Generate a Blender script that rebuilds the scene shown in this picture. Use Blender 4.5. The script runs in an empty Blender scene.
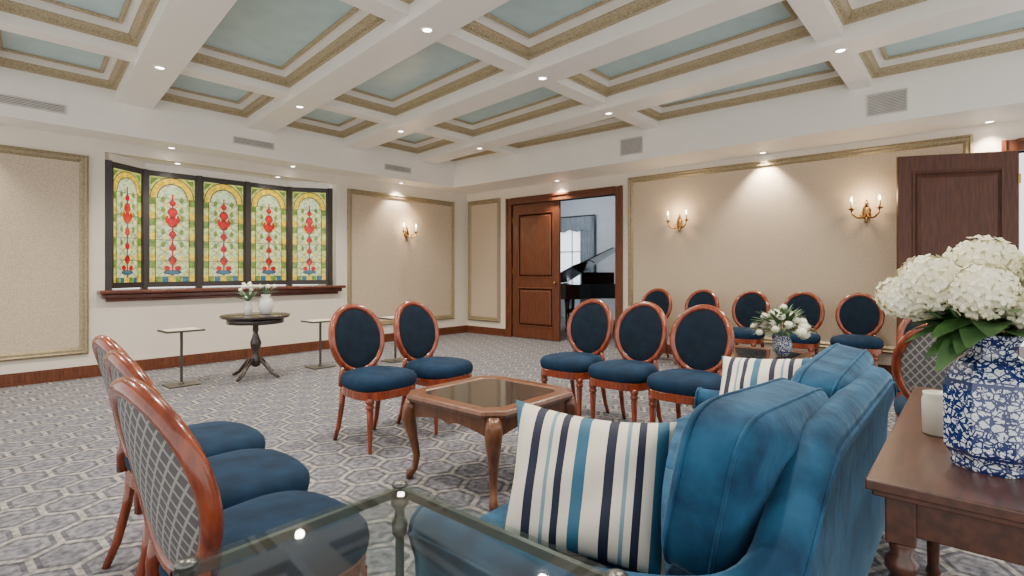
import bpy, bmesh, math, random
from mathutils import Vector, Matrix
random.seed(7)
scene = bpy.context.scene
pi = math.pi

# ------------------------------------------------------------------ materials
def new_mat(name):
    m = bpy.data.materials.new(name); m.use_nodes = True
    nt = m.node_tree
    return m, nt, nt.nodes['Principled BSDF']

def N(nt, t, **kw):
    n = nt.nodes.new(t)
    for k, v in kw.items(): setattr(n, k, v)
    return n

def mat(name, col, rough=0.5, metal=0.0, col2=None, nscale=8, stretch=(1,1,1), bump=0.0, bscale=60,
        sheen=0.0, emis=None, estr=0.0, coat=0.0, detail=4, spec=0.5, stint=None):
    m, nt, b = new_mat(name)
    b.inputs['Base Color'].default_value = (*col, 1)
    b.inputs['Roughness'].default_value = rough
    b.inputs['Metallic'].default_value = metal
    b.inputs['Specular IOR Level'].default_value = spec
    tc = N(nt, 'ShaderNodeTexCoord'); mp = N(nt, 'ShaderNodeMapping')
    mp.inputs['Scale'].default_value = stretch
    nt.links.new(tc.outputs['Object'], mp.inputs['Vector'])
    if col2 is None: col2 = tuple(c*0.85 for c in col)
    nz = N(nt, 'ShaderNodeTexNoise'); nz.inputs['Scale'].default_value = nscale
    nz.inputs['Detail'].default_value = detail
    nt.links.new(mp.outputs[0], nz.inputs['Vector'])
    cr = N(nt, 'ShaderNodeValToRGB')
    cr.color_ramp.elements[0].position = 0.35; cr.color_ramp.elements[0].color = (*col2, 1)
    cr.color_ramp.elements[1].position = 0.65; cr.color_ramp.elements[1].color = (*col, 1)
    nt.links.new(nz.outputs['Fac'], cr.inputs['Fac'])
    nt.links.new(cr.outputs[0], b.inputs['Base Color'])
    if bump > 0:
        n2 = N(nt, 'ShaderNodeTexNoise'); n2.inputs['Scale'].default_value = bscale
        nt.links.new(mp.outputs[0], n2.inputs['Vector'])
        bp = N(nt, 'ShaderNodeBump'); bp.inputs['Strength'].default_value = bump
        bp.inputs['Distance'].default_value = 0.01
        nt.links.new(n2.outputs['Fac'], bp.inputs['Height'])
        nt.links.new(bp.outputs[0], b.inputs['Normal'])
    if sheen > 0:
        b.inputs['Sheen Weight'].default_value = sheen
        b.inputs['Sheen Roughness'].default_value = 0.3
        b.inputs['Sheen Tint'].default_value = (*(stint or [min(1, c*2.0+0.05) for c in col]), 1)
    if coat > 0:
        b.inputs['Coat Weight'].default_value = coat; b.inputs['Coat Roughness'].default_value = 0.08
    if emis:
        b.inputs['Emission Color'].default_value = (*emis, 1)
        b.inputs['Emission Strength'].default_value = estr
    return m

M = {}
M['white']   = mat('white_paint', (0.86,0.82,0.755), 0.4, col2=(0.84,0.80,0.74), nscale=3)
M['cream']   = mat('cream_wall_paint', (0.74,0.67,0.57), 0.7, col2=(0.71,0.645,0.55), nscale=3)
M['paper']   = mat('beige_wallpaper', (0.60,0.49,0.365), 0.8, col2=(0.43,0.345,0.255), nscale=90, bump=0.3, bscale=160, detail=6)
M['gold']    = mat('antique_gold_trim', (0.52,0.43,0.27), 0.45, 0.1, col2=(0.30,0.235,0.135), nscale=90, bump=0.4, bscale=90)
M['olive']   = mat('olive_gold_frame', (0.33,0.27,0.16), 0.45, 0.2, col2=(0.22,0.18,0.105), nscale=40, bump=0.4, bscale=50)
M['bluegrey']= mat('bluegrey_ceiling_panel', (0.50,0.66,0.67), 0.4, col2=(0.44,0.60,0.61), nscale=5)
M['mahog']   = mat('mahogany', (0.24,0.045,0.014), 0.22, col2=(0.12,0.02,0.007), nscale=6, stretch=(6,6,1), coat=0.4)
M['sillwood']= mat('sill_mahogany', (0.13,0.03,0.015), 0.25, col2=(0.07,0.016,0.009), nscale=6, stretch=(1,6,6), coat=0.3)
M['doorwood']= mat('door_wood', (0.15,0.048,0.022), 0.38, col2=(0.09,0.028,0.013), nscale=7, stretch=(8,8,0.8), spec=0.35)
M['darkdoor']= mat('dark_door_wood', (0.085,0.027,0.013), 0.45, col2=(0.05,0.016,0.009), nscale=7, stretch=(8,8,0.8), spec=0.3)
M['darkwood']= mat('dark_walnut', (0.085,0.030,0.017), 0.33, col2=(0.045,0.017,0.010), nscale=6, stretch=(1,7,7), coat=0.15)
M['tablewood']=mat('cherry_wood', (0.16,0.056,0.021), 0.3, col2=(0.08,0.028,0.011), nscale=6, stretch=(5,5,1), coat=0.2)
M['blackwood']=mat('ebony_wood', (0.035,0.022,0.018), 0.25, col2=(0.02,0.012,0.01), coat=0.4)
M['navy']    = mat('navy_velvet', (0.004,0.013,0.026), 0.85, col2=(0.003,0.008,0.017), nscale=14, sheen=0.08, bump=0.1, bscale=200, spec=.2)
M['seatblue']= mat('blue_seat_velvet', (0.006,0.026,0.060), 0.85, col2=(0.003,0.014,0.034), nscale=9, sheen=0.12, bump=0.1, bscale=200, spec=.2)
M['velvet']  = mat('blue_velvet', (0.022,0.088,0.17), 0.75, col2=(0.007,0.032,0.072), nscale=8, sheen=0.6, bump=0.45, bscale=15, spec=.12, stint=(0.22,0.36,0.48), detail=5)
M['brass']   = mat('aged_brass', (0.34,0.20,0.075), 0.3, 1.0)
M['pewter']  = mat('pewter_metal', (0.14,0.14,0.13), 0.3, 0.7)
M['darkmetal']=mat('dark_metal', (0.10,0.09,0.08), 0.4, 0.6)
M['frame']   = mat('charcoal_window_frame', (0.035,0.03,0.03), 0.4)
M['lead']    = mat('lead_came', (0.03,0.03,0.03), 0.5)
M['black']   = mat('black_lacquer', (0.012,0.012,0.014), 0.12, coat=0.6)
M['ivory']   = mat('ivory', (0.66,0.62,0.52), 0.4)
M['ceramic'] = mat('white_ceramic', (0.82,0.80,0.76), 0.15, coat=0.5)
M['petal']   = mat('cream_petals', (0.93,0.89,0.70), 0.6, col2=(0.84,0.80,0.54), nscale=20)
M['petalw']  = mat('white_petals', (0.90,0.88,0.78), 0.6, col2=(0.80,0.79,0.60), nscale=20)
M['leaf']    = mat('green_leaves', (0.05,0.13,0.03), 0.45, col2=(0.02,0.065,0.017), nscale=14)
M['leafd']   = mat('sage_leaves', (0.16,0.24,0.14), 0.6, col2=(0.09,0.15,0.08), nscale=14)
M['greyroom']= mat('pale_grey_paint', (0.46,0.50,0.55), 0.6, col2=(0.43,0.47,0.52))
M['curtain'] = mat('grey_curtain', (0.20,0.24,0.28), 0.8)
M['vent']    = mat('vent_paint', (0.62,0.59,0.54), 0.5)
M['ventd']   = mat('vent_shadow_metal', (0.12,0.11,0.10), 0.6)
M['bulb']    = mat('warm_bulb', (1,0.9,0.7), 0.4, emis=(1,0.78,0.45), estr=25)
M['lampdisc']= mat('downlight_lens', (1,0.95,0.88), 0.4, emis=(1,0.93,0.82), estr=22)
M['daylight']= mat('daylight_glass', (0.8,0.9,1), 0.3, emis=(0.80,0.90,1), estr=1.8)
M['tabletop']= mat('smoked_glass_top', (0.05,0.042,0.034), 0.06, coat=0.4)
def emat(name, col, e=1.0):  # opaque stained panes; emission in their colour stands in for daylight from behind
    m, nt, b = new_mat(name)
    tc = N(nt,'ShaderNodeTexCoord'); nz = N(nt,'ShaderNodeTexNoise'); nz.inputs['Scale'].default_value = 18
    nt.links.new(tc.outputs['Object'], nz.inputs['Vector'])
    cr = N(nt,'ShaderNodeValToRGB')
    cr.color_ramp.elements[0].position=.35; cr.color_ramp.elements[0].color=(*[c*0.5 for c in col],1)
    cr.color_ramp.elements[1].position=.65; cr.color_ramp.elements[1].color=(*col,1)
    nt.links.new(nz.outputs['Fac'], cr.inputs['Fac'])
    dk = N(nt,'ShaderNodeVectorMath', operation='SCALE'); nt.links.new(cr.outputs[0], dk.inputs[0]); dk.inputs['Scale'].default_value=.3
    nt.links.new(dk.outputs[0], b.inputs['Base Color']); nt.links.new(cr.outputs[0], b.inputs['Emission Color'])
    b.inputs['Emission Strength'].default_value = e; b.inputs['Roughness'].default_value=.2
    return m
M['sg_pale']  = emat('stained_pale', (0.62,0.64,0.16), 1.2)
M['sg_white'] = emat('stained_opal', (0.62,0.72,0.38), 1.25)
M['sg_yel']   = emat('stained_yellow', (0.88,0.58,0.03), 1.2)
M['sg_green'] = emat('stained_green', (0.22,0.34,0.05), 0.9)
M['sg_red']   = emat('stained_red', (0.62,0.006,0.006), 1.0)
M['sg_blue']  = emat('stained_blue', (0.05,0.16,0.24), 0.9)

# clear glass
m, nt, b = new_mat('clear_glass'); nt.nodes.remove(b)
tr = N(nt,'ShaderNodeBsdfTransparent'); tr.inputs[0].default_value=(0.86,0.91,0.90,1)
gl = N(nt,'ShaderNodeBsdfGlossy'); gl.inputs['Roughness'].default_value=0.02
lw = N(nt,'ShaderNodeLayerWeight'); lw.inputs[0].default_value=0.2
mr = N(nt,'ShaderNodeMapRange'); mr.inputs[3].default_value=0.02; mr.inputs[4].default_value=0.4
mx = N(nt,'ShaderNodeMixShader')
nt.links.new(lw.outputs['Facing'], mr.inputs[0]); nt.links.new(mr.outputs[0], mx.inputs[0]); nt.links.new(tr.outputs[0], mx.inputs[1]); nt.links.new(gl.outputs[0], mx.inputs[2])
nt.links.new(mx.outputs[0], nt.nodes['Material Output'].inputs['Surface'])
M['glass'] = m

# carpet -- hexagon lattice
m, nt, b = new_mat('hexagon_carpet')
L = nt.links.new
def vm(op, a, bb=None, out=0):
    n = N(nt,'ShaderNodeVectorMath', operation=op)
    for i, x in enumerate((a, bb)):
        if x is None: continue
        if isinstance(x, tuple): n.inputs[i].default_value = x
        else: L(x, n.inputs[i])
    return n.outputs['Value'] if op == 'DOT_PRODUCT' else n.outputs[0]
def mm(op, a, bb=None):
    n = N(nt,'ShaderNodeMath', operation=op)
    for i, x in enumerate((a, bb)):
        if x is None: continue
        if isinstance(x, (int,float)): n.inputs[i].default_value = x
        else: L(x, n.inputs[i])
    return n.outputs[0]
tc = N(nt,'ShaderNodeTexCoord')
p = vm('MULTIPLY', tc.outputs['Object'], (1/0.25, 1/0.25, 0.0))
p = vm('ADD', p, (100.0, 173.2050808, 0.0))
r = (1.0, 1.7320508, 1.0); h = (0.5, 0.8660254, 0.0)
a_ = vm('SUBTRACT', vm('MODULO', p, r), h)
b_ = vm('SUBTRACT', vm('MODULO', vm('SUBTRACT', p, h), r), h)
fac = mm('GREATER_THAN', vm('DOT_PRODUCT', a_, a_), vm('DOT_PRODUCT', b_, b_))
mixn = N(nt,'ShaderNodeMix', data_type='VECTOR')
L(fac, mixn.inputs[0]); L(a_, mixn.inputs[4]); L(b_, mixn.inputs[5])
g = vm('ABSOLUTE', mixn.outputs[1])
sx = N(nt,'ShaderNodeSeparateXYZ'); L(g, sx.inputs[0])
dist = mm('MAXIMUM', sx.outputs[0], vm('DOT_PRODUCT', g, (0.5, 0.8660254, 0.0)))
cr = N(nt,'ShaderNodeValToRGB'); cr.color_ramp.interpolation='CONSTANT'
els = [(0.0,(0.13,0.13,0.147)),(0.25,(0.165,0.162,0.178)),(0.36,(0.092,0.092,0.105)),(0.445,(0.25,0.235,0.222))]
e = cr.color_ramp.elements
e[0].position=els[0][0]; e[0].color=(*els[0][1],1); e[1].position=els[1][0]; e[1].color=(*els[1][1],1)
for q,c in els[2:]:
    x=e.new(q); x.color=(*c,1)
L(dist, cr.inputs[0])
nz = N(nt,'ShaderNodeTexNoise'); nz.inputs['Scale'].default_value=28; nz.inputs['Detail'].default_value=5
L(tc.outputs['Object'], nz.inputs['Vector'])
mr = N(nt,'ShaderNodeMapRange'); mr.inputs[1].default_value=.35; mr.inputs[2].default_value=.65; mr.inputs[3].default_value=.6; mr.inputs[4].default_value=1.4
L(nz.outputs['Fac'], mr.inputs[0])
mv = N(nt,'ShaderNodeVectorMath', operation='SCALE'); L(cr.outputs[0], mv.inputs[0]); L(mr.outputs[0], mv.inputs['Scale'])
L(mv.outputs[0], b.inputs['Base Color']); b.inputs['Roughness'].default_value=.95
b.inputs['Specular IOR Level'].default_value=.1
M['carpet']=m

# trellis fabric
m, nt, b = new_mat('trellis_fabric'); L = nt.links.new
tc = N(nt,'ShaderNodeTexCoord'); sp = N(nt,'ShaderNodeSeparateXYZ'); L(tc.outputs['Object'], sp.inputs[0])
def band(s):
    x = mm('ADD', mm('MULTIPLY', sp.outputs[1], 26*s), mm('MULTIPLY', sp.outputs[2], 20))
    x = mm('ABSOLUTE', mm('SUBTRACT', mm('FRACT', mm('ADD', x, 50)), 0.5))
    return mm('LESS_THAN', x, 0.11)
f = mm('MAXIMUM', band(1), band(-1))
mx = N(nt,'ShaderNodeMix', data_type='RGBA'); L(f, mx.inputs[0])
mx.inputs[6].default_value=(0.08,0.077,0.078,1); mx.inputs[7].default_value=(0.25,0.235,0.22,1)
L(mx.outputs[2], b.inputs['Base Color']); b.inputs['Roughness'].default_value=.85
M['trellis']=m

# striped pillow
m, nt, b = new_mat('striped_fabric'); L = nt.links.new
tc = N(nt,'ShaderNodeTexCoord'); sp = N(nt,'ShaderNodeSeparateXYZ'); L(tc.outputs['Object'], sp.inputs[0])
x = mm('FRACT', mm('ADD', mm('MULTIPLY', sp.outputs[0], 1/0.21), 20.13))
cr = N(nt,'ShaderNodeValToRGB'); cr.color_ramp.interpolation='CONSTANT'
C0=(0.72,0.66,0.55,1); C1=(0.03,0.12,0.20,1); C2=(0.008,0.012,0.035,1); C3=(0.18,0.28,0.34,1)
seq=[(0,C0),(0.10,C1),(0.25,C0),(0.38,C2),(0.48,C0),(0.57,C3),(0.62,C0),(0.74,C2),(0.86,C0)]
e=cr.color_ramp.elements; e[0].position=0;e[0].color=C0;e[1].position=seq[1][0];e[1].color=seq[1][1]
for q,c in seq[2:]:
    y=e.new(q); y.color=c
L(x, cr.inputs[0]); L(cr.outputs[0], b.inputs['Base Color']); b.inputs['Roughness'].default_value=.75
M['stripe']=m

# blue-white porcelain
m, nt, b = new_mat('blue_white_porcelain'); L = nt.links.new
tc = N(nt,'ShaderNodeTexCoord')
nz = N(nt,'ShaderNodeTexNoise'); nz.inputs['Scale'].default_value=50; nz.inputs['Detail'].default_value=3; nz.inputs['Distortion'].default_value=2.0
L(tc.outputs['Object'], nz.inputs['Vector'])
vo = N(nt,'ShaderNodeTexVoronoi', feature='DISTANCE_TO_EDGE'); vo.inputs['Scale'].default_value=56
L(tc.outputs['Object'], vo.inputs['Vector'])
sp = N(nt,'ShaderNodeSeparateXYZ'); L(tc.outputs['Object'], sp.inputs[0])
f = mm('MAXIMUM', mm('GREATER_THAN', nz.outputs['Fac'], 0.52), mm('LESS_THAN', vo.outputs['Distance'], 0.08))
zb = mm('ABSOLUTE', mm('SUBTRACT', sp.outputs[2], 0.215)); f = mm('MAXIMUM', f, mm('LESS_THAN', zb, 0.004))
zb = mm('ABSOLUTE', mm('SUBTRACT', sp.outputs[2], 0.04)); f = mm('MAXIMUM', f, mm('LESS_THAN', zb, 0.004))
mx = N(nt,'ShaderNodeMix', data_type='RGBA'); L(f, mx.inputs[0])
mx.inputs[6].default_value=(0.66,0.71,0.78,1); mx.inputs[7].default_value=(0.012,0.025,0.12,1)
L(mx.outputs[2], b.inputs['Base Color']); b.inputs['Roughness'].default_value=.12
b.inputs['Coat Weight'].default_value=.4
M['porcelain']=m

# ------------------------------------------------------------------ mesh builder
class MB:
    def __init__(s): s.v=[]; s.f=[]; s.m=[]; s.s=[]; s.mats=[]
    def mi(s, k):
        if k not in s.mats: s.mats.append(k)
        return s.mats.index(k)
    def add(s, vs, fs, k, smooth=False, X=None):
        o=len(s.v); i=s.mi(k)
        for p in vs:
            p=Vector(p); s.v.append(X@p if X else p)
        for f in fs:
            s.f.append([o+a for a in f]); s.m.append(i); s.s.append(smooth)
    def box(s,x0,x1,y0,y1,z0,z1,k,X=None):
        vs=[(x,y,z) for z in (z0,z1) for y in (y0,y1) for x in (x0,x1)]
        s.add(vs,[(0,1,3,2),(4,6,7,5),(0,4,5,1),(2,3,7,6),(0,2,6,4),(1,5,7,3)],k,False,X)
    def lathe(s,prof,c,k,seg=24,smooth=True,X=None,rot=0,sx=1,sy=1):
        vs=[];fs=[];n=len(prof)
        for (r,z) in prof:
            for j in range(seg):
                a=2*pi*j/seg+rot
                vs.append((c[0]+r*sx*math.cos(a),c[1]+r*sy*math.sin(a),c[2]+z))
        for i in range(n-1):
            for j in range(seg):
                j2=(j+1)%seg; fs.append((i*seg+j,i*seg+j2,(i+1)*seg+j2,(i+1)*seg+j))
        fs.append(tuple(range(seg))[::-1]); fs.append(tuple((n-1)*seg+j for j in range(seg)))
        s.add(vs,fs,k,smooth,X)
    def tube(s,path,rad,k,seg=10,closed=False,X=None,sq=1.0,smooth=True,up=None):
        path=[Vector(p) for p in path]; n=len(path)
        if not isinstance(rad,(list,tuple)): rad=[rad]*n
        vs=[];fs=[]
        upv=Vector(up) if up else None
        prev=None
        for i in range(n):
            if closed: t=path[(i+1)%n]-path[i-1]
            else: t=path[min(i+1,n-1)]-path[max(i-1,0)]
            t.normalize()
            if prev is None:
                ref=upv if upv else (Vector((0,0,1)) if abs(t.z)<.9 else Vector((1,0,0)))
            else: ref=upv if upv else prev
            a=ref-t*ref.dot(t)
            if a.length<1e-5: a=Vector((1,0,0))-t*t.x
            a.normalize(); b=t.cross(a); prev=a
            for j in range(seg):
                q=2*pi*j/seg
                vs.append(path[i]+a*rad[i]*math.cos(q)*sq+b*rad[i]*math.sin(q))
        m=n if closed else n-1
        for i in range(m):
            for j in range(seg):
                j2=(j+1)%seg; i2=(i+1)%n
                fs.append((i*seg+j,i*seg+j2,i2*seg+j2,i2*seg+j))
        if not closed:
            fs.append(tuple(range(seg))); fs.append(tuple((n-1)*seg+j for j in range(seg)))
        s.add(vs,fs,k,smooth,X)
    def ellip(s,c,A,B,C,k,nu=24,nv=12,X=None,e=1.0,e2=1.0):
        c=Vector(c);A=Vector(A);B=Vector(B);C=Vector(C)
        sp=lambda x,p: math.copysign(abs(x)**p,x)
        vs=[];fs=[]
        for i in range(nv+1):
            ph=-pi/2+pi*i/nv
            for j in range(nu):
                th=2*pi*j/nu
                vs.append(c+A*(sp(math.cos(ph),e2)*sp(math.cos(th),e))+B*(sp(math.cos(ph),e2)*sp(math.sin(th),e))+C*sp(math.sin(ph),e2))
        for i in range(nv):
            for j in range(nu):
                j2=(j+1)%nu; fs.append((i*nu+j,i*nu+j2,(i+1)*nu+j2,(i+1)*nu+j))
        s.add(vs,fs,k,True,X)
    def backcushion(s,X,w,h_,T,k):
        """boxed loose back cushion: rounded-rectangle outline, domed faces, piped seam"""
        m_=64; sp=lambda x,p: math.copysign(abs(x)**p,x)
        def ring(f,y,e):
            L=[]
            for i in range(m_):
                a=2*pi*(i+.5)/m_
                x=sp(math.cos(a),e)*w/2*f; z=sp(math.sin(a),e)*h_/2*f
                wr=.014*math.sin(x*19+z*9)*math.sin(z*17-x*5+1.3)*(1-f*f)
                sag=-.012*math.cos(x*pi/w)*(1 if z>0 else 0)*f
                L.append((x,y+wr*(1 if y>0 else -1),z+sag))
            return L
        loops=[]
        fr=(.02,.2,.4,.58,.74,.86,.94,.985,1.0)
        for f in fr: loops.append(ring(f,T*(.45+.55*(1-f**3.2)**.6),.38))
        for f in fr[::-1]: loops.append(ring(f,-T*(.45+.55*(1-f**3.2)**.6),.38))
        s.loft(loops,k,True,X=X)
        for sd in (1,-1):
            s.tube([X@Vector(p) for p in ring(1.0,sd*T*.45,.38)],.005,k,6,closed=True)
    def prism(s,poly,z0,z1,k,X=None,smooth=False):
        n=len(poly); vs=[(x,y,z0) for x,y in poly]+[(x,y,z1) for x,y in poly]
        fs=[tuple(range(n))[::-1],tuple(range(n,2*n))]+[(i,(i+1)%n,n+(i+1)%n,n+i) for i in range(n)]
        s.add(vs,fs,k,smooth,X)
    def loft(s,loops,k,smooth=True,X=None,cap0=True,cap1=True,closed=True):
        n=len(loops[0]); vs=[p for l in loops for p in l]; fs=[]
        for i in range(len(loops)-1):
            for j in range(n if closed else n-1):
                j2=(j+1)%n; fs.append((i*n+j,i*n+j2,(i+1)*n+j2,(i+1)*n+j))
        if cap0: fs.append(tuple(range(n))[::-1])
        if cap1: fs.append(tuple((len(loops)-1)*n+j for j in range(n)))
        s.add(vs,fs,k,smooth,X)
    def frame(s,O,U,V,Nn,u0,u1,v0,v1,prof,k,inner=None):
        O,U,V,Nn=map(Vector,(O,U,V,Nn)); loops=[]
        for d,hh in prof:
            loops.append([O+U*u+V*v+Nn*hh for u,v in ((u0+d,v0+d),(u1-d,v0+d),(u1-d,v1-d),(u0+d,v1-d))])
        s.loft(loops,k,False,cap0=False,cap1=False)
        if inner:
            s.add(loops[-1],[(0,1,2,3)],inner)
    def obj(s,name,loc=(0,0,0),rot=(0,0,0),bevel=0,recalc=True,subsurf=0):
        me=bpy.data.meshes.new(name+'_mesh')
        me.from_pydata([tuple(v) for v in s.v],[],s.f)
        for k in s.mats: me.materials.append(M[k])
        for p,i,sm in zip(me.polygons,s.m,s.s): p.material_index=i; p.use_smooth=sm
        if recalc:
            bm=bmesh.new(); bm.from_mesh(me); bmesh.ops.recalc_face_normals(bm,faces=bm.faces); bm.to_mesh(me); bm.free()
        o=bpy.data.objects.new(name,me); scene.collection.objects.link(o)
        o.location=loc; o.rotation_euler=rot
        if bevel:
            md=o.modifiers.new('bevel','BEVEL'); md.width=bevel; md.segments=2; md.limit_method='ANGLE'; md.angle_limit=0.9
        return o

def link(o,name,loc,rotz=0):
    c=bpy.data.objects.new(name,o.data); scene.collection.objects.link(c)
    c.location=loc; c.rotation_euler=(0,0,rotz)
    return c

WX, WY = 7.66, 7.89      # wall planes
SX, SY = 6.88, 7.44      # soffit faces
SZ, BZ, CZ = 2.82, 3.18, 3.46
X0, Y0 = -1.6, -1.6
Zv=(0,0,1)

# ------------------------------------------------------------------ floor
b=MB(); b.box(X0,WX+4.6,Y0,WY+1.6,-0.1,0,'carpet'); b.obj('floor')

# ------------------------------------------------------------------ back wall (windows)
wx0,wx1,wz0,wz1 = 1.64,4.72,1.02,2.68
b=MB()
b.box(X0,wx0,WY,WY+.15,0,SZ+.3,'cream'); b.box(wx1,WX+.15,WY,WY+.15,0,SZ+.3,'cream')
b.box(wx0,wx1,WY,WY+.15,0,wz0,'cream'); b.box(wx0,wx1,WY,WY+.15,wz1,SZ+.3,'cream')
b.box(wx0-.1,wx1+.1,WY+.15,WY+.75,wz0-.2,wz0-.02,'white'); b.box(wx0-.1,wx1+.1,WY+.15,WY+.75,wz1,wz1+.15,'white')
b.box(wx0-.1,wx0,WY+.15,WY+.6,wz0-.02,wz1,'white'); b.box(wx1,wx1+.1,WY+.15,WY+.6,wz0-.02,wz1,'white')
b.obj('wall_back')
fp=[(0,0),(0,.03),(.02,.045),(.035,.03),(.06,.03),(.075,.015),(.085,0.004)]
def wallpanel(name,O,U,Nn,u0,u1,z0,z1):
    q=MB(); q.frame(O,U,Zv,Nn,u0,u1,z0,z1,fp,'olive',inner='paper'); return q.obj(name)
BW=((0,WY,0),(1,0,0),(0,-1,0)); RW=((WX,0,0),(0,1,0),(-1,0,0))
wallpanel('trim_1',*BW,-1.2,1.48,.28,2.60)
wallpanel('trim_2',*BW,4.91,7.30,.30,2.62)
D1a,D1b=4.42,6.66; DZ=2.50
D2a,D2b=-1.45,-0.32
b=MB()
for y0,y1 in ((Y0,D2a),(D2b,D1a),(D1b,WY+.15)): b.box(WX,WX+.15,y0,y1,0,SZ+.3,'cream')
for y0,y1 in ((D2a,D2b),(D1a,D1b)): b.box(WX,WX+.15,y0,y1,DZ,SZ+.3,'cream')
b.obj('wall_right')
wallpanel('trim_3',*RW,6.95,7.83,.26,2.66)
wallpanel('trim_4',*RW,.03,4.19,.28,2.73)
def bb(name,segs,axis):
    q=MB()
    for a0,a1 in segs:
        if axis=='x':
            q.box(a0,a1,WY-.02,WY,0,.12,'doorwood'); q.box(a0,a1,WY-.03,WY,0,.03,'doorwood'); q.box(a0,a1,WY-.012,WY,.12,.14,'doorwood')
        else:
            q.box(WX-.02,WX,a0,a1,0,.12,'doorwood'); q.box(WX-.03,WX,a0,a1,0,.03,'doorwood'); q.box(WX-.012,WX,a0,a1,.12,.14,'doorwood')
    return q.obj(name)
bb('baseboard_back',[(X0,WX)],'x'); bb('baseboard_right',[(D2b+.12,D1a-.12),(D1b+.12,WY)],'y')
def casing(name,y0,y1):
    q=MB()
    for t,d0,d1 in ((.03,0,.12),(.045,.085,.125)):
        q.box(WX-t,WX+.17,y0-d1,y0-d0,0,DZ+d1,'doorwood'); q.box(WX-t,WX+.17,y1+d0,y1+d1,0,DZ+d1,'doorwood')
        q.box(WX-t,WX+.17,y0,y1,DZ+d0,DZ+d1,'doorwood')
    return q.obj(name,bevel=.004)
casing('trim_5',D1a,D1b); casing('trim_6',D2a,D2b)
def leaf(name,w,loc,ang,k='doorwood'):
    q=MB(); q.box(0,w,-.022,.022,.01,DZ-.01,k)
    pr=[(0,0),(0,.008),(.02,.012),(.03,0.0),(.05,0.0),(.08,.010)]
    for s in (1,-1):
        for z0,z1 in ((.22,.95),(1.12,DZ-.18)):
            q.frame((0,s*.022,0),(1,0,0),Zv,(0,s,0),.13,w-.13,z0,z1,pr,k,inner=k)
        q.lathe([(.0,0),(.012,0),(.012,.035),(.028,.045),(.03,.06),(.02,.075),(0,.078)],(0,0,0),'brass',14,
                X=Matrix.Translation((w-.07,s*.022,1.03))@Matrix.Rotation(-s*pi/2,4,'X'))
    for z in (.3,1.25,2.2): q.box(-.012,.012,-.03,.03,z-.05,z+.05,'brass')
    return q.obj(name,loc=loc,rot=(0,0,ang),bevel=.003)
leaf('door_1',1.09,(WX+.03,D1b-.012,0),-pi/2)
leaf('door_2',1.09,(WX+.20,D1a+.03,0),math.radians(8))
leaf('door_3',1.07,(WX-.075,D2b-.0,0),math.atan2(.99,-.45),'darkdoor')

# ------------------------------------------------------------------ ceiling
b=MB()
b.box(X0,WX+.15,Y0,WY+.15,CZ+.02,CZ+.15,'white')
b.box(SX,WX,Y0,WY,SZ,CZ+.02,'white'); b.box(X0,SX,SY,WY,SZ,CZ+.02,'white')
b.obj('ceiling')
SK=.12
def bx(xb,y): return xb-SK*(SY-y)
xbs=[0.37-1.46*1,.37,1.83,3.28,4.74,6.2]; hw=.18
ybs=[5.95,3.42,.95,-1.45]; hy=.10
b=MB()
for xb in xbs:
    vs=[];
    for z in (BZ,CZ+.02):
        for (s,y) in ((-1,Y0),(1,Y0),(1,SY),(-1,SY)): vs.append((bx(xb,y)+s*hw,y,z))
    b.add(vs,[(0,1,2,3),(4,5,6,7),(0,1,5,4),(1,2,6,5),(2,3,7,6),(3,0,4,7)],'white')
for yb in ybs: b.box(X0,SX,yb-hy,yb+hy,BZ+.05,CZ+.02,'white')
b.obj('trim_7')
def inset(poly,d):
    n=len(poly); out=[]; L=[]
    for i in range(n):
        p=Vector(poly[i]);q=Vector(poly[(i+1)%n]); t=(q-p).normalized(); nn=Vector((-t.y,t.x)); L.append((p+nn*d,t))
    for i in range(n):
        p1,t1=L[i-1]; p2,t2=L[i]
        cr=t1.x*t2.y-t1.y*t2.x; w=p2-p1; a=(w.x*t2.y-w.y*t2.x)/cr; out.append(p1+t1*a)
    return out
G=BZ+.135
g1=[(0,G),(.015,G),(.022,G+.012),(.034,G+.016),(.044,G+.036),(.062,G+.052),(.070,G+.072),(.08,G+.076)]
g1b=[(.08,G+.076),(.08,CZ),(.125,CZ)]
g3=[(.125,CZ),(.125,CZ-.016),(.14,CZ-.024),(.155,CZ-.016),(.162,CZ)]
b=MB()
rows=[(5.95+hy,SY)]+[(ybs[i+1]+hy,ybs[i]-hy) for i in range(3)]
for y0,y1 in rows:
    for i in range(len(xbs)):
        lf=xbs[i]+hw
        if i+1<len(xbs):
            r0,r1=bx(xbs[i+1],y0)-hw,bx(xbs[i+1],y1)-hw
        else: r0=r1=SX
        poly=[(bx(lf,y0),y0),(r0,y0),(r1,y1),(bx(lf,y1),y1)]
        for gg,k in ((g1,'gold'),(g1b,'white'),(g3,'gold')):
            loops=[[(p.x,p.y,z) for p in inset(poly,d)] for d,z in gg]
            b.loft(loops,k,False,cap0=False,cap1=False)
        pp=[(p.x,p.y,CZ+.003) for p in inset(poly,.158)]
        b.add(pp,[(0,1,2,3)],'bluegrey')
        ins=inset(poly,.034)
        for a in range(4):
            p=ins[a];q=ins[(a+1)%4]; Ln=(q-p).length; cnt=int(Ln/.045)
            t=(q-p).normalized(); nn=Vector((-t.y,t.x))
            for c in range(cnt):
                o=p+t*(Ln*(c+.5)/cnt)
                w=.012; d=.010
                vs=[o-t*w-nn*d,o+t*w-nn*d,o+t*w+nn*d,o-t*w+nn*d]
                b.add([(v.x,v.y,G+.008) for v in vs]+[(v.x,v.y,G+.036) for v in vs],[(0,1,2,3),(0,1,5,4),(1,2,6,5),(2,3,7,6),(3,0,4,7)],'gold')
b.obj('trim_8')

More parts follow.
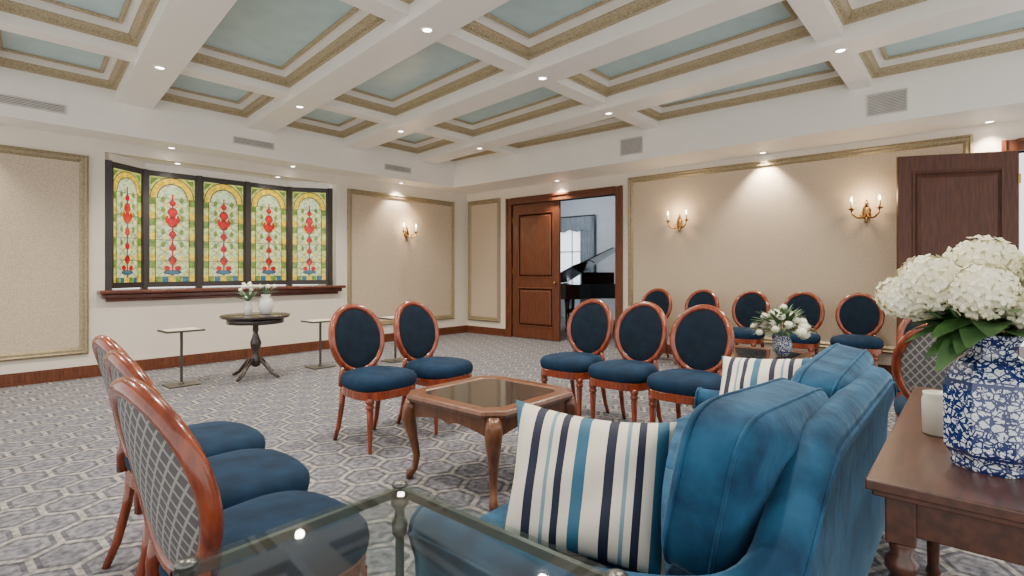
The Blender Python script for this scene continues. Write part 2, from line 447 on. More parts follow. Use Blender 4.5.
# downlights
def downlight(x,y,z,power,ang=2.5,blend=.9,size=.05,col=(1,.90,.77)):
    q=MB()
    q.lathe([(.036,0),(.055,0),(.055,-.006),(.045,-.01),(.036,-.002)],(0,0,0),'white',20)
    q.lathe([(0.001,-.001),(.036,-.001),(.036,-.003),(.001,-.003)],(0,0,0),'lampdisc',20)
    o=q.obj('recessed_downlight',loc=(x,y,z))
    ld=bpy.data.lights.new('downlight_lamp','SPOT'); ld.energy=power; ld.spot_size=ang; ld.spot_blend=blend
    ld.shadow_soft_size=size; ld.color=col
    lo=bpy.data.objects.new('lamp',ld); scene.collection.objects.link(lo); lo.parent=o; lo.location=(0,0,-.02)
    return o
for xb,y in ((1.83,5.85),(3.28,3.32),(4.74,3.28),(4.74,6.0),(3.28,6.0),(.37,3.4),(1.83,1.9),(4.74,.95),(.37,5.9),(6.2,5.9),(6.2,3.4),(3.28,.9),(1.83,3.6),(6.2,.9)):
    downlight(bx(xb,y),y,BZ,200)
for y,pw in ((2.14,230),(5.5,150),(-.1,90)): downlight(WX-.13,y,SZ,pw,1.7,.8,.03,(1,.86,.68))
for x in (.3,2.3,3.9,5.9): downlight(x,WY-.15,SZ,130,1.8,.8,.03,(1,.86,.68))
for x in (2.45,3.8): downlight(x,WY+.12,wz1,18,2.6,.8,.03)

# vents
def vent(name,O,U,Nn,w,h_):
    q=MB(); q.frame(O,U,Zv,Nn,-w/2,w/2,-h_/2,h_/2,[(0,0),(0,.012),(.015,.012),(.015,.004)],'vent',inner='ventd')
    O=Vector(O);U=Vector(U);Nn=Vector(Nn)
    n=int((h_-.03)/.016)
    for i in range(n):
        z=-h_/2+.02+i*.016
        a=O+U*(-w/2+.015)+Vector((0,0,z)); c=O+U*(w/2-.015)+Vector((0,0,z))
        q.add([a+Nn*.004,c+Nn*.004,c+Nn*.011+Vector((0,0,.009)),a+Nn*.011+Vector((0,0,.009))],[(0,1,2,3)],'vent')
    return q.obj(name)
for x in (.93,3.2,5.6): vent('air_vent',(x,SY,2.99),(1,0,0),(0,-1,0),.55,.10)
for y in (3.72,.92-.2): vent('air_vent',(SX,y,3.03),(0,1,0),(-1,0,0),.36,.24)

# ------------------------------------------------------------------ stained glass windows
WT=2.60
def window(name,P0,P1,w):
    P0=Vector(P0);P1=Vector(P1); wd=(P1-P0).length; ang=math.atan2(P1.y-P0.y,P1.x-P0.x)
    H=WT-wz0-.03; q=MB()
    f=.055
    q.box(0,f,-.03,.03,0,H,'frame'); q.box(wd-f,wd,-.03,.03,0,H,'frame')
    q.box(f,wd-f,-.03,.03,0,.07,'frame'); q.box(f,wd-f,-.03,.03,H-.07,H,'frame')
    q.box(0,wd,-.02,.05,H,H+.12,'white')
    x0,x1,z0,z1=f,wd-f,.07,H-.07; cx=(x0+x1)/2; W=x1-x0; HH=z1-z0
    q.box(x0,x1,-.002,.01,z0,z1,'sg_pale')
    def poly(pts,k,lay): q.add([(x,-.002-.0012*lay,z) for x,z in pts],[tuple(range(len(pts)))],k)
    bw=W*.13; n=15
    for i in range(n):
        a=z0+HH*i/n; c=z0+HH*(i+1)/n-.006
        for xa,xb_ in ((x0,x0+bw),(x1-bw,x1)):
            poly([(xa,a),(xb_,a),(xb_,c),(xa,c)],('sg_yel','sg_pale','sg_green')[(i)%3],1)
    n=5
    for i in range(n):
        a=x0+bw+(W-2*bw)*i/n; c=x0+bw+(W-2*bw)*(i+1)/n-.006
        poly([(a,z0),(c,z0),(c,z0+bw),(a,z0+bw)],('sg_green','sg_blue','sg_yel')[i%3],1)
    ri=W/2-bw*1.0; zc=z1-ri-.06*HH
    poly([(x0,zc),(x1,zc),(x1,z1),(x0,z1)],'sg_pale',2)
    for s in (1,-1):
        poly([(cx+s*W*.30,z1-.02),(cx+s*W*.47,z1-.02),(cx+s*W*.47,z1-.12)],'sg_green',3)
    def arc(r,seg=18): return [(cx+r*math.cos(pi*i/seg),zc+r*1.1*math.sin(pi*i/seg)) for i in range(seg+1)]
    poly(arc(ri+bw*.9),'lead',3); poly(arc(ri+bw*.75),'sg_yel',4); poly(arc(ri*.92),'lead',5); poly(arc(ri*.86),'sg_white',6)
    poly([(cx-ri*.86,z0+bw+.01),(cx+ri*.86,z0+bw+.01),(cx+ri*.86,zc+.002),(cx-ri*.86,zc+.002)],'sg_white',5)
    def line(xa,za,xb_,zb,t=.005,k='lead',lay=7):
        d=Vector((xb_-xa,zb-za)).normalized(); nn=Vector((-d.y,d.x))*t/2
        poly([(xa-nn.x,za-nn.y),(xb_-nn.x,zb-nn.y),(xb_+nn.x,zb+nn.y),(xa+nn.x,za+nn.y)],k,lay)
    step=HH/11; rr=ri*.86
    zz=z0+bw+.01
    while zz+step<zc+.02:
        line(cx-rr,zz,cx,zz+step,.005); line(cx+rr,zz,cx,zz+step,.005)
        line(cx,zz,cx-rr,zz+step,.005); line(cx,zz,cx+rr,zz+step,.005); zz+=step
    for xx in (x0+bw,x1-bw): line(xx,z0,xx,zc,.010)
    for i in range(1,5): line(x0,z0+HH*i/5,x1,z0+HH*i/5,.006)
    def blob(bx_,bz_,rx,rz,k,lay,pt=0):
        pts=[]
        for i in range(14):
            a=2*pi*i/14; sx_=math.cos(a); sz_=math.sin(a)
            if pt: sx_*= (1-.55*max(pt*sz_,0))
            pts.append((bx_+rx*sx_,bz_+rz*sz_))
        poly(pts,k,lay)
    line(cx,z0+bw*1.2,cx,zc+ri*.3,.020,'sg_red',8)
    for fz,sc,pt in ((.20,.9,-1),(.33,.75,1),(.45,.8,-1),(.58,1.15,1),(.66,1.1,-1),(.76,.7,1)):
        zq=z0+HH*fz
        blob(cx,zq,W*.105*sc,HH*.050*sc,'lead',8,pt); blob(cx,zq,W*.09*sc,HH*.043*sc,'sg_red',9,pt)
        if fz in (.58,):
            for s in (1,-1): blob(cx+s*W*.12,zq+HH*.02,W*.045,HH*.04,'sg_red',9,1)
        for s in (1,-1):
            blob(cx+s*W*.20,zq+HH*.03,W*.05,HH*.03,'sg_green' if fz>.3 else 'sg_yel',8,1)
            blob(cx+s*W*.15,zq-HH*.03,W*.035,HH*.02,'sg_yel',8,-1)
    blob(cx,z0+HH*.09,W*.20,HH*.022,'lead',8); blob(cx,z0+HH*.09,W*.17,HH*.017,'sg_blue',9)
    for s in (1,-1): blob(cx+s*W*.12,z0+HH*.13,W*.07,HH*.025,'sg_red',9)
    return q.obj(name,loc=(P0.x,P0.y,wz0+.015),rot=(0,0,ang),recalc=False)
A=[(1.68,7.95),(2.14,8.28),(2.797,8.28),(3.453,8.28),(4.11,8.28),(4.62,7.95)]
for i in range(5): window('window_%d'%(i+1),(*A[i],0),(*A[i+1],0),0)
b=MB()
for (x,y) in A[0:6]:
    b.box(x-.035,x+.035,y-.045,y+.045,wz0-.01,WT-.01,'frame')
b.obj('trim_9',bevel=.004)
b=MB()
b.box(1.56,4.80,WY-.15,WY+.5,wz0-.045,wz0,'sillwood'); b.box(1.60,4.76,WY-.10,WY-.001,wz0-.10,wz0-.045,'sillwood'); b.box(1.64,4.72,WY-.05,WY-.001,wz0-.14,wz0-.10,'sillwood')
b.obj('trim_10',bevel=.012)

# ------------------------------------------------------------------ oval back chair
def build_chair(name):
    q=MB()
    t=Vector((-.225,0,.974)); n=Vector((.974,0,.225)); Y=Vector((0,1,0)); C=Vector((-.285,0,.735))
    def ov(th,ry=.215,rz=.245,off=0):
        return C+Y*(ry*math.sin(th))+t*(rz*math.cos(th))+n*(off+.035*(math.sin(th)*ry/.215)**2)
    q.tube([ov(2*pi*i/40) for i in range(40)],.025,'mahog',10,closed=True)
    for side,k,th in ((1,'navy',.024),(-1,'trellis',.014)):
        loops=[]
        for f in (.98,.95,.88,.78,.64,.48,.32,.16,.02):
            loops.append([ov(2*pi*i/32,.205*f,.235*f,side*(.006+th*(1-f**4)**.5)) for i in range(32)])
        q.loft(loops,k,True,cap0=False)
    for s in (1,-1):
        a=ov(s*2.45)
        q.tube([(-.235,s*.15,.40),(-.238,s*.148,.47),a],[.022,.02,.02],'mahog',8)
    def sp(x,p): return math.copysign(abs(x)**p,x)
    def shape(sc,z):
        L=[]
        for i in range(36):
            a=2*pi*i/36; x=.245*sp(math.cos(a),.72); w=.235+.03*(x/.245)
            L.append((x*sc+.0,w*sp(math.sin(a),.72)*sc,z))
        return L
    q.loft([shape(.96,.365),shape(1.0,.37),shape(1.0,.42),shape(.97,.428)],'mahog',False)
    q.loft([shape(.98,.425),shape(1.02,.44),shape(1.035,.465),shape(1.02,.49),shape(.95,.512),shape(.8,.526),shape(.6,.534),shape(.3,.538),shape(.02,.54)],'seatblue',True,cap0=False)
    for s in (1,-1):
        q.lathe([(.011,0),(.014,.01),(.013,.03),(.018,.16),(.025,.29),(.02,.30),(.03,.31),(.03,.325),(.022,.335),(.03,.345),(.03,.38)],(.175,s*.18,0),'mahog',14)
        q.tube([(-.20,s*.155,.40),(-.215,s*.16,.25),(-.25,s*.165,.1),(-.29,s*.17,.0)],[.024,.02,.018,.015],'mahog',8)
    return q.obj(name)
ch0=None
def chair(x,y,rz):
    global ch0
    if ch0 is None:
        ch0=build_chair('oval_back_chair'); ch0.location=(x,y,0); ch0.rotation_euler=(0,0,rz); return ch0
    return link(ch0,'oval_back_chair',(x,y,0),rz)
R=math.radians
chair(.70,1.54,R(3)); chair(.80,2.07,R(-1)); chair(.87,2.60,R(1))
chair(2.30,3.30,R(-90)); chair(2.88,3.30,R(-88))
chair(3.82,2.62,R(180)); chair(3.74,2.08,R(179)); chair(3.66,1.54,R(181))
for y,a in ((3.5,182),(2.84,180),(2.21,178),(1.6,180),(1.0,183)): chair(6.97,y,R(a))
chair(3.80,.12,R(2)); chair(4.68,.22,R(180))

# ------------------------------------------------------------------ coffee tables
def chamf(hx,c): return [(-hx+c,-hx),(hx-c,-hx),(hx,-hx+c),(hx,hx-c),(hx-c,hx),(-hx+c,hx),(-hx,hx-c),(-hx,-hx+c)]
def coffee(name,x,y,hx=.40,H=.52,rz=0):
    q=MB()
    lo=lambda h_,c,z:[(a,b_,z) for a,b_ in chamf(h_,c)]
    q.loft([lo(hx-.03,.08,H-.045),lo(hx-.01,.09,H-.04),lo(hx,.095,H-.02),lo(hx-.006,.093,H-.004),lo(hx-.02,.09,H),lo(hx-.085,.065,H),lo(hx-.095,.06,H-.006)],'tablewood',False,cap1=False)
    q.add(lo(hx-.095,.06,H-.005),[tuple(range(8))],'tabletop')
    for k in range(4):
        X=Matrix.Rotation(k*pi/2,4,'Z'); n=24; vs=[];fs=[]
        for i in range(n+1):
            u=-hx+.10+(2*hx-.20)*i/n; s=abs(2*i/n-1); zl=H-.145+.035*(1-s**2)-.02*math.exp(-((s)/.12)**2)
            for yy in (-hx+.05,-hx+.075):
                vs+= [(u,yy,zl),(u,yy,H-.04)]
        for i in range(n):
            a=i*4; c=a+4
            fs+=[(a,c,c+1,a+1),(a+2,a+3,c+3,c+2),(a,a+2,c+2,c)]
        q.add(vs,fs,'tablewood',False,X)
        c0=hx-.07
        path=[(c0,c0,H-.04),(c0+.012,c0+.012,H-.10),(c0+.02,c0+.02,H-.16),(c0+.002,c0+.002,H-.27),(c0-.014,c0-.014,H-.38),(c0-.005,c0-.005,H-.46),(c0+.015,c0+.015,.03),(c0+.018,c0+.018,0)]
        q.tube(path,[.045,.05,.045,.03,.022,.02,.026,.02],'tablewood',10,X=X)
    return q.obj(name,loc=(x,y,0),rot=(0,0,rz))
coffee('coffee_table',2.38,2.24,.40)
coffee('coffee_table',5.15,1.55,.44,.50)

# ------------------------------------------------------------------ sofa
def smooth01(f): f=max(0,min(1,f)); return f*f*(3-2*f)
def sofa():
    q=MB()
    xa,xb_,yf,yb=1.05,3.12,1.24,.345; rc=.20
    pts=[]
    def seg(p,q_,n): return [(p[0]+(q_[0]-p[0])*i/n,p[1]+(q_[1]-p[1])*i/n) for i in range(n)]
    pts+=seg((xa,yf),(xa,yb+rc),10)
    pts+=[(xa+rc-rc*math.cos(a),yb+rc-rc*math.sin(a)) for a in [pi/2*i/8 for i in range(8)]]
    pts+=seg((xa+rc,yb),(xb_-rc,yb),24)
    pts+=[(xb_-rc+rc*math.sin(a),yb+rc-rc*math.cos(a)) for a in [pi/2*i/8 for i in range(8)]]
    pts+=seg((xb_,yb+rc),(xb_,yf),10)+[(xb_,yf)]
    n=len(pts); loops=[]
    for i,(x,y) in enumerate(pts):
        a=Vector(pts[max(i-1,0)]);c=Vector(pts[min(i+1,n-1)]); t=(c-a).normalized(); o=Vector((t.y,-t.x))
        ctr=Vector(((xa+xb_)/2,yf))
        if (Vector((x,y))-ctr).dot(o)<0: o=-o
        if x<(xa+xb_)/2: f=.25*smooth01((yb+.45-y)/.42)+.75*smooth01((x-xa-.03)/.6)
        else: f=.45*smooth01((yb+.45-y)/.42)+.55*smooth01((xb_-x-.02)/.3)
        if y>yb+.46: f=0
        Ht=.555+.285*f
        sec=[(-.05,.24),(-.05,Ht-.16),(-.048,Ht-.07),(-.032,Ht-.02),(0,Ht),(.035,Ht-.006),(.062,Ht-.03),(.072,Ht-.065),(.062,Ht-.10),(.045,Ht-.15),(.04,Ht-.25),(.045,.14),(-.05,.14)]
        loops.append([(x+o.x*d,y+o.y*d,z) for d,z in sec])
    q.loft(loops,'velvet',True)
    for e in (0,-1):
        q.tube([Vector(p)+Vector((0,.004,0)) for p in loops[e]],.007,'velvet',6,closed=True)
    q.tube([loops[i][7] for i in range(n)],.006,'velvet',6)
    q.box(xa+.04,xb_-.04,yb+.02,yf-.03,.14,.30,'velvet')
    mid=(xa+xb_)/2; inn=.055
    for x0,x1 in ((xa+inn,mid),(mid,xb_-inn)):
        q.ellip(((x0+x1)/2,(.44+yf)/2,.375),((x1-x0)/2,0,0),(0,(yf-.44)/2+.01,0),(0,0,.095),'velvet',48,16,e=.22,e2=.4)
    for (cx,w,ry,cz,cy) in ((1.68,.92,R(4),.68,.49),(2.60,.84,R(-3),.675,.475)):
        X=Matrix.Translation((cx,cy,cz))@Matrix.Rotation(ry,4,'Y')@Matrix.Rotation(R(10),4,'X')
        q.backcushion(X,w,.45,.125,'velvet')
    for x in (xa+.02,xb_-.02):
        for y in (yb+.03,yf-.06):
            q.lathe([(.014,0),(.018,.02),(.028,.10),(.028,.14)],(x,y,0),'mahog',12)
    return q.obj('blue_velvet_sofa')
sofa()

def pillow(name,loc,w,h_,T,fwd,roll=0):
    q=MB(); n=22; vs=[];fs=[]
    for s in (1,-1):
        for i in range(n+1):
            for j in range(n+1):
                u=-1+2*i/n; v=-1+2*j/n
                th=T*((1-u**4)*(1-v**4))**.55*(1-.12*(u*u+v*v))
                pin=1-.12*(1-v*v)*abs(u)**3; pin2=1-.12*(1-u*u)*abs(v)**3
                wr=.010*math.sin(7*u+3*v)*math.cos(5*v-2*u)
                vs.append((u*w/2*pin+.012*math.sin(3.2*v+1)*(1-u*u),s*(th+.001)+wr*s*(1-u*u)*(1-v*v),v*h_/2*pin2))
    m_=(n+1)**2
    for k in range(2):
        for i in range(n):
            for j in range(n):
                a=k*m_+i*(n+1)+j; fs.append((a,a+1,a+n+2,a+n+1))
    q.add(vs,fs,'stripe',True)
    o=q.obj(name)
    f=Vector(fwd).normalized(); z=Vector((0,0,1)); z=(z-f*z.dot(f)).normalized(); x=f.cross(z)
    Mx=Matrix((x,f,z)).transposed().to_4x4()
    o.matrix_world=Matrix.Translation(loc)@Mx@Matrix.Rotation(roll,4,'Y')
    return o
pillow('striped_pillow',(1.27,.83,.65),.47,.41,.095,(-.82,-.40,.32),R(-4))
pillow('striped_pillow',(2.84,.82,.645),.44,.40,.075,(-.75,.05,.55),R(6))

# ------------------------------------------------------------------ glass end table (foreground)
b=MB()
x0,x1,y0,y1,H=.36,.93,.50,1.22,.66
b.box(x0,x1,y0,y1,H-.012,H,'glass')
for xx0,xx1,yy0,yy1 in ((x0,x1,y0,y0+.014),(x0,x1,y1-.014,y1),(x0,x0+.014,y0,y1),(x1-.014,x1,y0,y1)):
    b.box(xx0,xx1,yy0,yy1,H-.034,H-.0125,'pewter')
for lx in (x0+.022,x1-.022):
    for ly in (y0+.022,y1-.022):
        b.lathe([(.018,0),(.018,.04),(.013,.06),(.012,H-.14),(.02,H-.13),(.022,H-.10),(.014,H-.09),(.014,H-.06),(.024,H-.05),(.024,H-.034)],(lx,ly,0),'pewter',16)
        b.lathe([(.022,H),(.022,H+.006),(.012,H+.012),(.001,H+.014)],(lx,ly,0),'pewter',16)
for (xx0,xx1,yy0,yy1) in ((x0+.02,x1-.02,y0+.015,y0+.03),(x0+.02,x1-.02,y1-.03,y1-.015),(x0+.015,x0+.03,y0+.02,y1-.02),(x1-.03,x1-.015,y0+.02,y1-.02)):
    b.box(xx0,xx1,yy0,yy1,.18,.195,'pewter')
b.obj('glass_end_table')

# ------------------------------------------------------------------ console table
b=MB()
cx0,cx1,cy0,cy1,H=1.50,2.85,-.30,.20,.76
b.box(cx0,cx1,cy0,cy1,H-.025,H,'darkwood'); b.box(cx0+.012,cx1-.012,cy0+.012,cy1-.012,H-.04,H-.025,'darkwood')
b.box(cx0+.05,cx1-.05,cy0+.05,cy0+.07,H-.13,H-.04,'darkwood'); b.box(cx0+.05,cx1-.05,cy1-.07,cy1-.05,H-.13,H-.04,'darkwood')
b.box(cx0+.05,cx0+.07,cy0+.05,cy1-.05,H-.13,H-.04,'darkwood'); b.box(cx1-.07,cx1-.05,cy0+.05,cy1-.05,H-.13,H-.04,'darkwood')
for lx in (cx0+.065,cx1-.065):
    for ly in (cy0+.065,cy1-.065):
        b.box(lx-.03,lx+.03,ly-.03,ly+.03,H-.15,H-.04,'darkwood')
        b.lathe([(.018,0),(.026,.02),(.018,.05),(.02,.06),(.024,.2),(.033,.42),(.034,.50),(.022,.53),(.034,.545),(.034,.565),(.022,.58),(.028,.61)],(lx,ly,0),'darkwood',18)
b.obj('console_table',bevel=.004)

# ------------------------------------------------------------------ flowers
def head(q,c,r,k,n=90):
    c=Vector(c); q.ellip(c,(r*.86,0,0),(0,r*.86,0),(0,0,r*.8),k,14,8)
    for i in range(n):
        z=1-2*(i+.5)/n; a=i*2.39996
        nn=Vector((math.sqrt(1-z*z)*math.cos(a),math.sqrt(1-z*z)*math.sin(a),z*.92))
        o=c+nn*r*random.uniform(.88,1.06); nn.normalize()
        t=nn.cross(Vector((.3,.5,.8))).normalized(); bt=nn.cross(t); ph=random.random()*pi; s=r*.22
        for p_ in range(4):
            al=ph+p_*pi/2; d=t*math.cos(al)+bt*math.sin(al); e_=nn.cross(d)
            q.add([o,o+d*s*.6+e_*s*.5+nn*s*.15,o+d*s*1.15+nn*s*.28,o+d*s*.6-e_*s*.5+nn*s*.15],[(0,1,2,3)],k,False)
def leaf_(q,o,d,L_,W_,k):
    o=Vector(o); d=Vector(d).normalized(); sd=d.cross(Vector((0,0,1)))
    if sd.length<.1: sd=Vector((1,0,0))
    sd.normalize(); up=sd.cross(d)
    vs=[];fs=[]; n=6
    for i in range(n+1):
        f=i/n; w=W_*math.sin(pi*min(1,f*.93+.04))**.8*(1-.3*f); c=o+d*L_*f-Vector((0,0,1))*L_*.25*f*f
        vs+=[c-sd*w+up*w*.25,c,c+sd*w+up*w*.25]
    for i in range(n):
        a=i*3; fs+=[(a,a+1,a+4,a+3),(a+1,a+2,a+5,a+4)]
    q.add(vs,fs,k,True)
q=MB()
q.lathe([(.06,0),(.085,.0),(.088,.012),(.084,.02),(.102,.05),(.104,.20),(.098,.225),(.075,.262),(.05,.28),(.048,.30),(.062,.325),(.066,.332),(.055,.332),(.045,.30),(.02,.29)],(0,0,0),'porcelain',8,smooth=False,rot=pi/8)
for c,r in (((-.04,.12,.46),.074),((.02,.02,.50),.078),((-.08,.02,.44),.068),((.06,-.09,.45),.078),((-.02,-.12,.49),.070),((.10,.06,.46),.075),((-.01,.18,.42),.060),((.09,.14,.41),.066),((-.06,-.08,.40),.06)):
    head(q,c,r,'petal',110)
    q.tube([(0,0,.30),(c[0]*.5,c[1]*.5,.36),c],.005,'leaf',6)
for i in range(34):
    a=i*2.4; el=random.uniform(-.45,.45)
    leaf_(q,(.03*math.cos(a),.03*math.sin(a),.335+random.uniform(0,.05)),(math.cos(a),math.sin(a),el),random.uniform(.12,.17),.042,'leaf')
q.obj('hydrangea_vase',loc=(1.80,-.03,.7605),recalc=False)
q=MB(); q.lathe([(.03,0),(.036,.003),(.038,.10),(.034,.115),(.036,.125),(.028,.127),(.027,.02)],(0,0,0),'ivory',20); q.obj('cream_candle_jar',loc=(2.05,.09,.7605))
def rosebowl(name,loc,sp,n):
    q=MB(); q.lathe([(.04,0),(.05,.004),(.075,.05),(.085,.10),(.07,.15),(.055,.165),(.06,.18),(.05,.18),(.04,.15)],(0,0,0),'porcelain',20)
    for i in range(n):
        z=1-(i+.5)/n*1.0; a=i*2.39996; rr=math.sqrt(max(0,1-z*z)); ff=random.uniform(.7,1.15)
        c=(sp*rr*math.cos(a)*ff,sp*rr*math.sin(a)*ff,.20+sp*.95*z*ff)
        head(q,c,random.uniform(.028,.052),'petalw',26)
        q.tube([(0,0,.16),(c[0]*.5,c[1]*.5,.22),c],.003,'leaf',5)
    for i in range(110):
        z=random.uniform(-.1,1.0); a=i*2.4; rr=math.sqrt(max(0,1-z*z))
        d=Vector((rr*math.cos(a),rr*math.sin(a),z+.15))
        leaf_(q,Vector((0,0,.2))+d*sp*.55,d,sp*random.uniform(.55,.85),.022,random.choice(('leafd','leafd','leaf')))
    return q.obj(name,loc=loc,recalc=False)
rosebowl('white_flower_bouquet',(5.14,1.30,.5005),.22,24)

# ------------------------------------------------------------------ pedestal table
q=MB()
q.lathe([(.001,.70),(.36,.70),(.375,.71),(.38,.72),(.375,.735),(.36,.74),(.001,.74)],(0,0,0),'blackwood',40)
q.lathe([(.30,.635),(.31,.64),(.31,.70),(.30,.70)],(0,0,0),'blackwood',40)
q.lathe([(.02,.12),(.05,.14),(.055,.20),(.035,.25),(.03,.30),(.055,.36),(.062,.41),(.045,.46),(.025,.52),(.035,.56),(.03,.60),(.07,.635)],(0,0,0),'blackwood',24)
for i in range(4):
    X=Matrix.Rotation(i*pi/2+.5,4,'Z')
    q.tube([(.03,0,.20),(.09,0,.20),(.16,0,.13),(.22,0,.06),(.28,0,.03),(.31,0,.015)],[.028,.028,.024,.02,.02,.014],'blackwood',10,X=X)
q.obj('pedestal_table',loc=(2.78,6.42,0))
q=MB()
q.lathe([(.035,0),(.05,.005),(.08,.06),(.09,.12),(.07,.18),(.045,.20),(.055,.235),(.045,.235),(.035,.2)],(.06,-.03,0),'ceramic',24)
q.lathe([(.03,0),(.04,.004),(.05,.09),(.035,.13),(.045,.16),(.04,.16),(.03,.12)],(-.12,.03,0),'ceramic',20)
for i in range(30):
    a=i*2.4; q0=(-.12+.11*math.cos(a)*random.random(),.03+.11*math.sin(a)*random.random(),.20+.17*random.random())
    if i%2: head(q,q0,.024,'petalw',8)
    leaf_(q,(-.12,.03,.15),(math.cos(a),math.sin(a),random.uniform(.5,2)),.22,.014,'leafd')
for i in range(26):
    a=i*2.4; leaf_(q,(.06,-.03,.22),(math.cos(a),math.sin(a),random.uniform(.4,3)),.18,.012,'leafd')
    if i%3==0: head(q,(.06+.10*math.cos(a),-.03+.10*math.sin(a),.33),.024,'petalw',8)
q.obj('ceramic_flower_vase',loc=(2.80,6.36,.7405),recalc=False)

def ctable(x,y,h_=.61,w=.19):
    q=MB(); q.box(-w,w,-w*.8,w*.8,h_-.02,h_,'darkmetal'); q.box(-w+.02,w-.02,-w*.8+.02,w*.8-.02,h_-.001,h_+.003,'ivory')
    q.box(-.012,.012,-.012,.012,.01,h_-.02,'darkmetal'); q.box(-.15,.15,-.13,.13,0,.014,'darkmetal')
    q.lathe([(.03,.014),(.014,.04)],(0,0,0),'darkmetal',12)
    return q.obj('drink_table',loc=(x,y,0),bevel=.003)
ctable(2.05,6.58); ctable(3.62,6.45); ctable(4.55,6.1)

# ------------------------------------------------------------------ sconces
def sconce(O,rz):
    q=MB()
    q.ellip((0,-.012,0),(.045,0,0),(0,0,.09),(0,.014,0),'brass',20,8)
    q.lathe([(.001,-.14),(.012,-.13),(.02,-.11),(.01,-.09),(.02,-.07)],(0,-.02,0),'brass',14)
    q.lathe([(.02,.06),(.012,.09),(.022,.105),(.012,.125),(.001,.15)],(0,-.02,0),'brass',14)
    for s in (1,-1):
        path=[(0,-.02,-.03),(s*.04,-.06,-.075),(s*.09,-.09,-.07),(s*.13,-.10,-.03),(s*.14,-.10,.02)]
        q.tube(path,.011,'brass',8)
        q.tube([(s*.04,-.06,-.07),(s*.06,-.06,-.03),(s*.045,-.05,-.01),(s*.03,-.05,-.03)],.006,'brass',6)
        q.lathe([(.012,.02),(.04,.035),(.042,.04),(.015,.035),(.013,.05)],(s*.14,-.10,0),'brass',16)
        q.lathe([(.012,.045),(.012,.12),(.004,.122)],(s*.14,-.10,0),'ivory',12)
        q.lathe([(.004,.122),(.013,.14),(.012,.155),(.003,.185)],(s*.14,-.10,0),'bulb',10)
    o=q.obj('brass_wall_sconce',loc=O,rot=(0,0,rz))
    ld=bpy.data.lights.new('sconce_glow','POINT'); ld.energy=9; ld.color=(1,.72,.42); ld.shadow_soft_size=.05
    lo=bpy.data.objects.new('lamp',ld); scene.collection.objects.link(lo); lo.parent=o; lo.location=(0,-.16,.16)
for y in (3.34,1.0): sconce((WX-.004,y,1.96),-pi/2)
sconce((6.13,WY-.004,1.93),0)
q=MB(); q.box(-.04,.04,-.006,0,-.06,.06,'ceramic'); q.box(-.015,.015,-.009,-.005,.01,.04,'vent'); q.box(-.015,.015,-.009,-.005,-.04,-.01,'vent'); q.obj('wall_outlet',loc=(7.45,WY,.42))

# ------------------------------------------------------------------ piano room
b=MB(); b.box(12.0,12.12,2.6,9.49,0,3.2,'greyroom'); b.obj('wall_far')
b=MB(); b.box(WX+.15,12.0,9.37,9.49,0,3.2,'greyroom'); b.obj('wall_left')
b=MB(); b.box(WX+.15,12.0,2.48,2.6,0,3.2,'greyroom'); b.obj('wall_side')
b=MB(); b.box(WX+.16,12.0,2.6,9.37,3.2,3.3,'white'); b.obj('ceiling_annex')
q=MB(); q.frame((12,0,0),(0,1,0),Zv,(-1,0,0),7.75,8.75,.9,2.5,[(0,0),(0,.04),(.06,.04),(.06,.01)],'white',inner='daylight')
q.box(11.965,11.99,8.23,8.27,.95,2.45,'white'); q.box(11.965,11.99,7.8,8.7,1.75,1.79,'white'); q.obj('window_6')
for y0,wd in ((7.5,.42),(8.6,.30)):
    q=MB(); loops=[]
    for z in (.05,2.7):
        loops.append([(11.88+.025*math.sin(i*1.3),y0+wd*i/24,z) for i in range(25)])
    q.loft(loops,'curtain',True,cap0=False,cap1=False,closed=False); 
    o=q.obj('curtain',recalc=False)
    md=o.modifiers.new('s','SOLIDIFY'); md.thickness=.01
q=MB()
for i in range(12):
    q.tube([(11.86,7.45+.13*i,2.70),(11.86,7.45+.13*(i+1),2.70)],.02,'darkmetal',8)
loops=[[(11.84+.02*math.sin(i*1.1),7.55+1.35*i/48,z+.06*math.sin(i/48*pi*3)**2*(z<2.5)) for i in range(49)] for z in (2.28,2.68)]
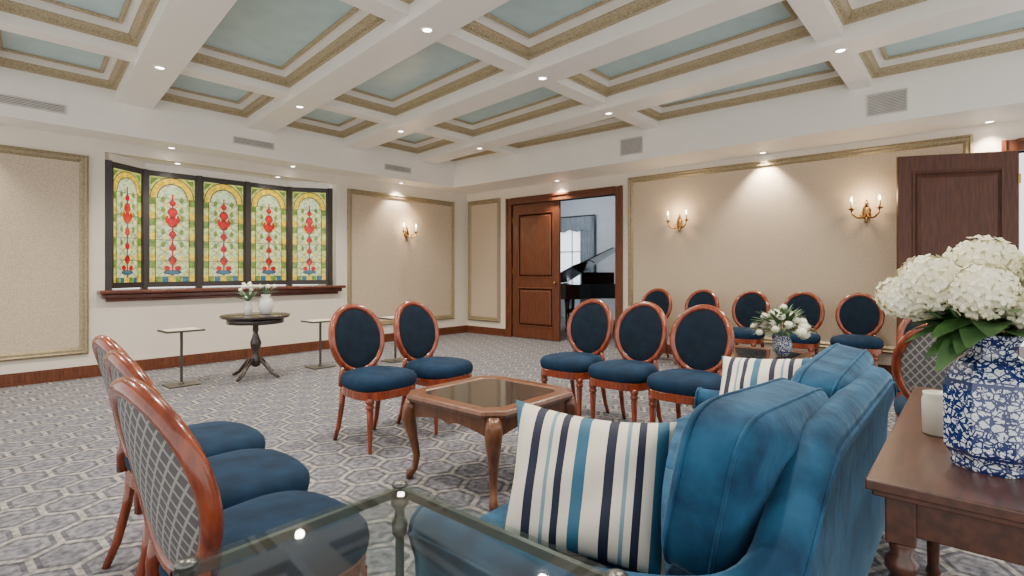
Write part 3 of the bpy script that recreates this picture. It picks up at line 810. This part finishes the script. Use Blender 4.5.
q.loft(loops,'curtain',True,cap0=False,cap1=False,closed=False); q.obj('curtain_valance',recalc=False)
q=MB()
body=[(-.75,-.7),(.0,-.7),(.55,-.68),(1.0,-.55),(1.1,-.25),(.95,0),(.6,.15),(.35,.45),(.05,.72),(-.75,.75)]
q.prism(body,.68,.98,'black')
lid=Matrix.Translation((0,-.7,.985))@Matrix.Rotation(R(32),4,'X')@Matrix.Translation((0,.7,0))
q.prism([p for p in body],0,.02,'black',X=lid)
q.box(-.98,-.75,-.7,.75,.62,.74,'black'); q.box(-.96,-.76,-.62,.66,.74,.75,'ivory')
for lx,ly in ((-.6,-.55),(-.6,.6),(.8,-.3)): q.lathe([(.03,0),(.05,.06),(.035,.1),(.06,.6),(.06,.68)],(lx,ly,0),'black',12)
q.box(-.70,-.68,-.35,.4,.98,1.22,'black'); q.box(-.5,-.48,.0,.02,.98,1.4,'black')
q.obj('grand_piano',loc=(9.9,6.35,0),rot=(0,0,R(200)))
q=MB(); q.box(-.18,.18,-.38,.38,.44,.5,'black')
for lx in (-.14,.14):
    for ly in (-.33,.33): q.lathe([(.015,0),(.022,.44)],(lx,ly,0),'black',10)
q.obj('piano_bench',loc=(8.85,5.75,0),rot=(0,0,R(20)))
ld=bpy.data.lights.new('annex_lamp','POINT'); ld.energy=100; ld.shadow_soft_size=.25; ld.color=(.86,.93,1)
lo=bpy.data.objects.new('pendant_light',ld); scene.collection.objects.link(lo); lo.location=(10.0,7.6,2.85)

# ------------------------------------------------------------------ world + camera
w=bpy.data.worlds.new('World'); scene.world=w; w.use_nodes=True
bg=w.node_tree.nodes['Background']; bg.inputs[0].default_value=(1,.975,.94,1); bg.inputs[1].default_value=2.0
cam=bpy.data.cameras.new('camera'); co=bpy.data.objects.new('camera',cam); scene.collection.objects.link(co)
cam.sensor_width=36; cam.lens=36*535/1024; cam.shift_y=-17/1024; cam.clip_start=.02
co.location=(0,0,1.25); co.rotation_euler=(pi/2,0,-math.atan2(.755,.656))
scene.camera=co
